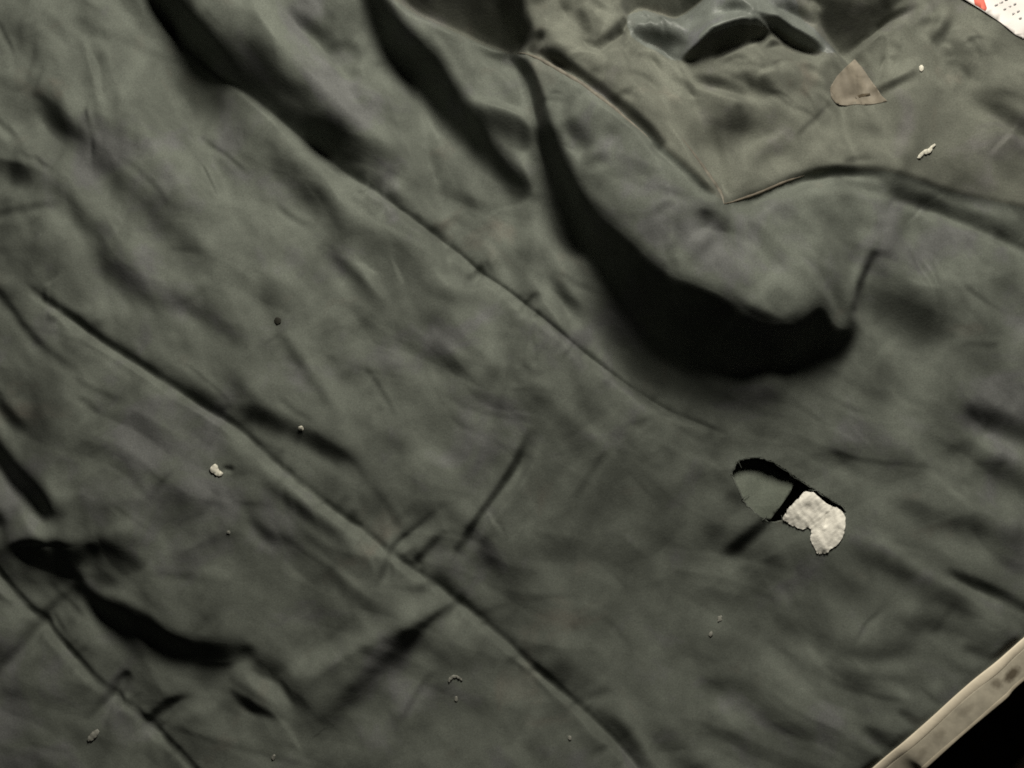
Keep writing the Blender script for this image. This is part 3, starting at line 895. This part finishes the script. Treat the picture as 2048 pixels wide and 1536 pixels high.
def sheet(name, poly, lift, mat, parent, step=3.0, thick=2.0, offset=OFF, label=None, cat=None, subdiv=True):
    """thin cut piece: polygon filled with a grid, height from lift(u, v), with a real thickness"""
    poly = [tuple(p[:2]) for p in poly]
    bm = bmesh.new()
    bv = [bm.verts.new((p[0], -p[1], 0)) for p in poly]
    f = bm.faces.new(bv)
    bmesh.ops.triangulate(bm, faces=[f])
    xs = [p[0] for p in poly]; ys = [p[1] for p in poly]
    for x in np.arange(min(xs) + step, max(xs), step):
        bmesh.ops.bisect_plane(bm, geom=bm.verts[:] + bm.edges[:] + bm.faces[:], plane_co=(x + 0.013, 0, 0), plane_no=(1, 0, 0))
    for y in np.arange(min(ys) + step, max(ys), step):
        bmesh.ops.bisect_plane(bm, geom=bm.verts[:] + bm.edges[:] + bm.faces[:], plane_co=(0, -y - 0.017, 0), plane_no=(0, 1, 0))
    bmesh.ops.recalc_face_normals(bm, faces=bm.faces[:])
    if sum(f.normal.z for f in bm.faces) < 0:
        bmesh.ops.reverse_faces(bm, faces=bm.faces[:])
    for v in bm.verts:
        u_, v_ = v.co.x, -v.co.y
        w = np.array(W(u_, v_, lift(u_, v_))) - offset
        v.co = w
    geo = bmesh.ops.extrude_face_region(bm, geom=bm.faces[:])
    for e in geo["geom"]:
        if isinstance(e, bmesh.types.BMVert):
            e.co.z += thick * S
    bmesh.ops.recalc_face_normals(bm, faces=bm.faces[:])
    me = bpy.data.meshes.new(name)
    bm.to_mesh(me); bm.free()
    me.polygons.foreach_set("use_smooth", [True] * len(me.polygons))
    return link(name, me, mat, parent, label=label, cat=cat)

# grey tongue of inner fabric in the tear
tongue = [(1462, 944), (1480, 924), (1520, 918), (1560, 944), (1599, 962), (1588, 988), (1568, 1016), (1546, 1044), (1518, 1038), (1494, 1012), (1474, 978)]
zt = float(hz(1530, 1052))
ztop = float(hz(1515, 912))
def tongue_z(u, v):
    k = min(max((v - 930) / 85.0, 0), 1) ** 0.8
    return (ztop - 34 + 14 * min(1, max(0, (u - 1530) / 60.0))) * (1 - k) + (zt - 2.0) * k + 1.5 * math.sin((u - 1480) / 22.0) + 0.8 * math.sin((u + v) / 13.0)
sheet("torn_tongue", tongue, tongue_z, M_tongue, garment, step=8, label="grey tongue of inner fabric showing in the tear")

# tan tag sewn at the collar
TAG = [(1660, 176), (1676, 150), (1698, 128), (1720, 108), (1732, 126), (1745, 148), (1758, 172), (1774, 203), (1750, 206), (1722, 209), (1696, 211), (1672, 207), (1661, 196)]
HT = gblur(H, 3)
def tag_z(u, v):
    i = int((u - U0) / ST); j = int((v - V0) / ST)
    return max(float(HT[j, i]), float(hz(u, v))) + 0.5 + 1.3 * (1 + math.sin(u / 12.0 + v / 35.0)) * min(1, max(0, (212 - v) / 25.0))
tag = sheet("neck_tag", TAG, tag_z, M_tag, garment, step=4, thick=0.4, label="pale tan tag with a short dark dash at the collar")
dash = [(1712, 191), (1728, 184), (1746, 181), (1747, 186), (1730, 190), (1714, 196)]
sheet("dash_print", dash, lambda u, v: tag_z(u, v) + 0.6, M_tag_mark, tag, step=8, thick=0.3)

# hem: cream piping and stained tape
def strip_mesh(name, f0, f1, bulge, nseg, base_lift):
    vts, fcs = [], []
    m = len(ci)
    ring = 2 * (nseg + 1)
    for i in range(m):
        a = ci[i] * (1 - f0) + co[i] * f0; b = ci[i] * (1 - f1) + co[i] * f1
        zb = hem_z[i] + base_lift
        top, bot = [], []
        for s in range(nseg + 1):
            t = s / nseg
            p = a * (1 - t) + b * t
            h = bulge * math.sin(math.pi * min(max(t, 0.02), 0.98)) ** 0.6
            h += 0.5 * math.sin(p[0] * 0.09 + p[1] * 0.05) * (0.3 + t)
            top.append(np.array(W(p[0], p[1], zb + h)) - OFF)
            bot.append(np.array(W(p[0], p[1], zb - 3.5)) - OFF)
        vts += top + bot[::-1]
    for i in range(m - 1):
        for s in range(ring):
            s2 = (s + 1) % ring
            fcs.append((i * ring + s, i * ring + s2, (i + 1) * ring + s2, (i + 1) * ring + s))
    me = mesh_from(name, vts, fcs)
    bm = bmesh.new(); bm.from_mesh(me); bmesh.ops.recalc_face_normals(bm, faces=bm.faces[:]); bm.to_mesh(me); bm.free()
    return me
hem = link("hem_tape", strip_mesh("hem_tape", 0.2, 1.0, 1.6, 10, 3.0), M_tape, garment, label="stained beige hem tape along the lower right edge")
link("piping", strip_mesh("piping", -0.03, 0.27, 2.8, 8, 2.4), M_piping, hem, label="cream piping along the hem")
link("selvage", strip_mesh("selvage", 0.86, 1.01, 1.2, 4, 3.2), M_selv, hem, label="paler outer edge of the hem tape")

# ---------------------------------------------------------------- white scrap caught in the tear
raw = [(1190, 630), (1280, 640), (1335, 690), (1400, 745), (1460, 790), (1520, 820), (1575, 838), (1620, 875), (1658, 950), (1655, 1030), (1638, 1105), (1625, 1160),
       (1600, 1220), (1560, 1280), (1520, 1312), (1465, 1350), (1430, 1385), (1395, 1378), (1370, 1396), (1345, 1375), (1318, 1388), (1300, 1330), (1285, 1300), (1262, 1250),
       (1246, 1200), (1262, 1150), (1255, 1108), (1222, 1076), (1195, 1085), (1150, 1110), (1110, 1090), (1060, 1058), (1020, 1050), (975, 1018), (935, 1000), (918, 955),
       (945, 905), (962, 860), (1000, 815), (1040, 775), (1080, 730), (1120, 690), (1150, 655)]
scrap_poly = [(1420 + x * 340 / 2048, 880 + y * 340 / 2048) for x, y in raw]
sp = np.array(scrap_poly); sb = np.array(W(1640, 1045, float(hz(1650, 1080))))
zs = float(hz(1690, 1075))
srng = np.random.default_rng(3)
HSM = gblur(H, 5)
def HS0(u, v):
    return max(HSM[int((v - V0) / ST), int((u - U0) / ST)], hz(u, v))
jr = random.Random(5)
sp2 = []
for i in range(len(scrap_poly)):
    a0, b0 = np.array(scrap_poly[i]), np.array(scrap_poly[(i + 1) % len(scrap_poly)])
    sp2.append(tuple(a0)); sp2.append(tuple((a0 + b0) / 2 + np.array([jr.uniform(-1.6, 1.6), jr.uniform(-1.6, 1.6)])))
scrap_poly = sp2
def scrap_z(u, v):
    d = np.min(np.hypot(sp[:, 0] - u, sp[:, 1] - v))
    z = float(HS0(u, v)) + 0.6 + 4.0 * (1 - math.exp(-d / 8.0))
    for (x0, y0, x1, y1, a, w) in CRUMP:
        dx, dy = x1 - x0, y1 - y0
        t = min(max(((u - x0) * dx + (v - y0) * dy) / (dx * dx + dy * dy), 0), 1)
        z += a * math.exp(-((u - x0 - t * dx) ** 2 + (v - y0 - t * dy) ** 2) / (w * w))
    return z + 0.5 * math.sin(u * 0.5 + v * 0.2) * math.sin(v * 0.41)
CRUMP = [(q0, q1, q2, q3, q4 * 0.7, q5) for q0, q1, q2, q3, q4, q5 in [(1622, 1016, 1624, 1022, -5, 6), (1640, 1000, 1660, 1030, 3, 7), (1660, 1030, 1656, 1052, -3.5, 4), (1648, 1035, 1654, 1058, 3, 5), (1600, 1030, 1620, 1045, 2.5, 6),
         (1672, 1015, 1680, 1050, 2.5, 6), (1680, 1060, 1665, 1095, -3, 4), (1640, 1075, 1655, 1100, 3, 6), (1605, 1005, 1630, 990, 2.5, 7), (1615, 1035, 1640, 1060, -2, 5)]]
sc_o = sheet("padding_scrap", scrap_poly, scrap_z, M_scrap, None, step=3, thick=1.2, offset=sb,
             label="torn white piece of padding sticking out of the tear", cat="scrap")
sc_o.location = sb

# ---------------------------------------------------------------- lint lying on the cloth
def lint(name, u, v, pts, mat, label, h=3.0, cat="lint"):
    base = np.array(W(u, v, float(hz(u, v)) + 0.4))
    poly = [(u + a, v + b) for a, b in pts]
    pa = np.array(poly)
    def z(x, y):
        d = np.min(np.hypot(pa[:, 0] - x, pa[:, 1] - y))
        return float(hz(x, y)) + 0.6 + h * (1 - math.exp(-d / 4.0)) + 0.5 * math.sin(x * .9 + y * .7)
    o = sheet(name, poly, z, mat, None, step=3, thick=1.2, offset=base, label=label, cat=cat)
    o.location = base
def ell(a, b, ang=0, n=11, seed=1, jit=0.2):
    q = random.Random(seed); c, s = math.cos(math.radians(ang)), math.sin(math.radians(ang))
    o = []
    for i in range(n):
        t = 2 * math.pi * i / n; k = 1 + q.uniform(-jit, jit)
        x, y = a * k * math.cos(t), b * k * math.sin(t)
        o.append((x * c - y * s, x * s + y * c))
    return o
lint("lint_tuft", 437, 939, [(-13, -2), (-9, -8), (-2, -13), (3, -9), (4, -3), (9, 2), (14, 6), (10, 12), (3, 12), (-5, 7), (-11, 4)], M_lint, "bright white tuft of lint beside a crease, left of the second seam", 5)
lint("lint_speck", 606, 856, ell(5, 5.5, 20, seed=2), M_lint, "tiny round white speck on the dark fold above the white tuft")
lint("lint_fibre", 1846, 306, [(-19, 14), (-16, 8), (-10, 2), (-2, -4), (6, -6), (12, -12), (20, -17), (22, -14), (15, -7), (12, 1), (5, 5), (-3, 6), (-9, 12), (-14, 16)], M_lint, "long pale fibre lying below the collar at the upper right", 3)
lint("lint_speck", 1843, 137, ell(5, 7, 15, seed=4), M_lint, "small pale oval speck right of the tan tag")
lint("lint_curl", 909, 1362, [(-14, 4), (-11, -3), (-3, -7), (5, -5), (13, 1), (15, 7), (10, 4), (3, -1), (-4, 0), (-9, 5), (-13, 9)], M_lint_dim, "small curved grey lint below the crossing of crease and seam", 3)
lint("lint_speck", 911, 1405, ell(3.5, 6, 5, seed=6), M_lint_dim, "faint speck just below the curved lint", 2)
lint("lint_speck", 462, 1062, ell(4, 4, 0, seed=7), M_lint_dim, "faint grey speck below the bright white tuft", 2)
lint("lint_tuft", 181, 1475, [(-12, 10), (-8, 0), (0, -8), (9, -13), (13, -8), (9, 2), (2, 8), (-6, 13)], M_lint_dim, "faint elongated grey lint in the lower left corner", 3)
lint("lint_speck", 1451, 1250, ell(5, 7, 30, seed=9), M_lint_dim, "upper one of two faint specks below the tear", 2)
lint("lint_speck", 1432, 1281, ell(4, 6, 20, seed=10), M_lint_dim, "lower one of two faint specks below the tear", 2)
lint("lint_speck", 546, 1516, ell(4, 6, 25, seed=11), M_lint_dim, "faint speck at the bottom edge left of the centre", 2)
lint("lint_speck", 1141, 1486, ell(4, 5, 0, seed=12), M_lint_dim, "faint speck beside the seam at the bottom centre", 2)
lint("dark_fleck", 559, 642, ell(8, 7, 0, seed=13), M_fleck_and_shade, "small dark fleck on the smooth middle panel", 1.5, "fleck")

# ---------------------------------------------------------------- printed sheet at the upper right corner
ps_base = np.array(W(2010, 30, float(hz(2000, 60))))
HS = gblur(H, 14)
def sheet_z(u, v):
    i = int(np.clip((u - U0) / ST, 0, NU - 1)); j = int(np.clip((v - V0) / ST, 0, NV - 1))
    return float(H[j, i]) * 0.5 + max(float(HS[j, i]), float(H[j, i])) * 0.5 + 0.8
sheet_o = sheet("printed_sheet", [(1928, -6), (1963, 18), (2000, 46), (2030, 72), (2042, 79), (2056, 77), (2170, 10), (2220, -40), (2060, -240), (1790, -110)],
                sheet_z, M_sheet, None, step=14, thick=0.8, offset=ps_base,
                label="white printed sheet with a red mark at the upper right corner", cat="paper")
sheet_o.location = ps_base
def printed(name, poly, mat, label=None):
    sheet(name, poly, lambda u, v: sheet_z(u, v) + 1.1, mat, sheet_o, step=20, thick=0.3, offset=ps_base, label=label)
printed("red_mark", [(1951, 8), (1944, -40), (1960, -60), (1966, -10), (1974, 16), (1971, 22), (1962, 15)], M_red, "red printed stroke")
for i in range(4):
    for j in range(4):
        u = 1991 + i * 15 - j * 6 + (i * 7 + j * 5) % 3; v = 11 + i * 9.5 - j * 14 + j * 22 * 0
        if 1978 < u and v < 56 - (2042 - u) * 0.55:
            printed("print_dot", [(u + a, v + b) for a, b in ell(3.4, 2.2, -35, 8, i * 4 + j)], M_dot)
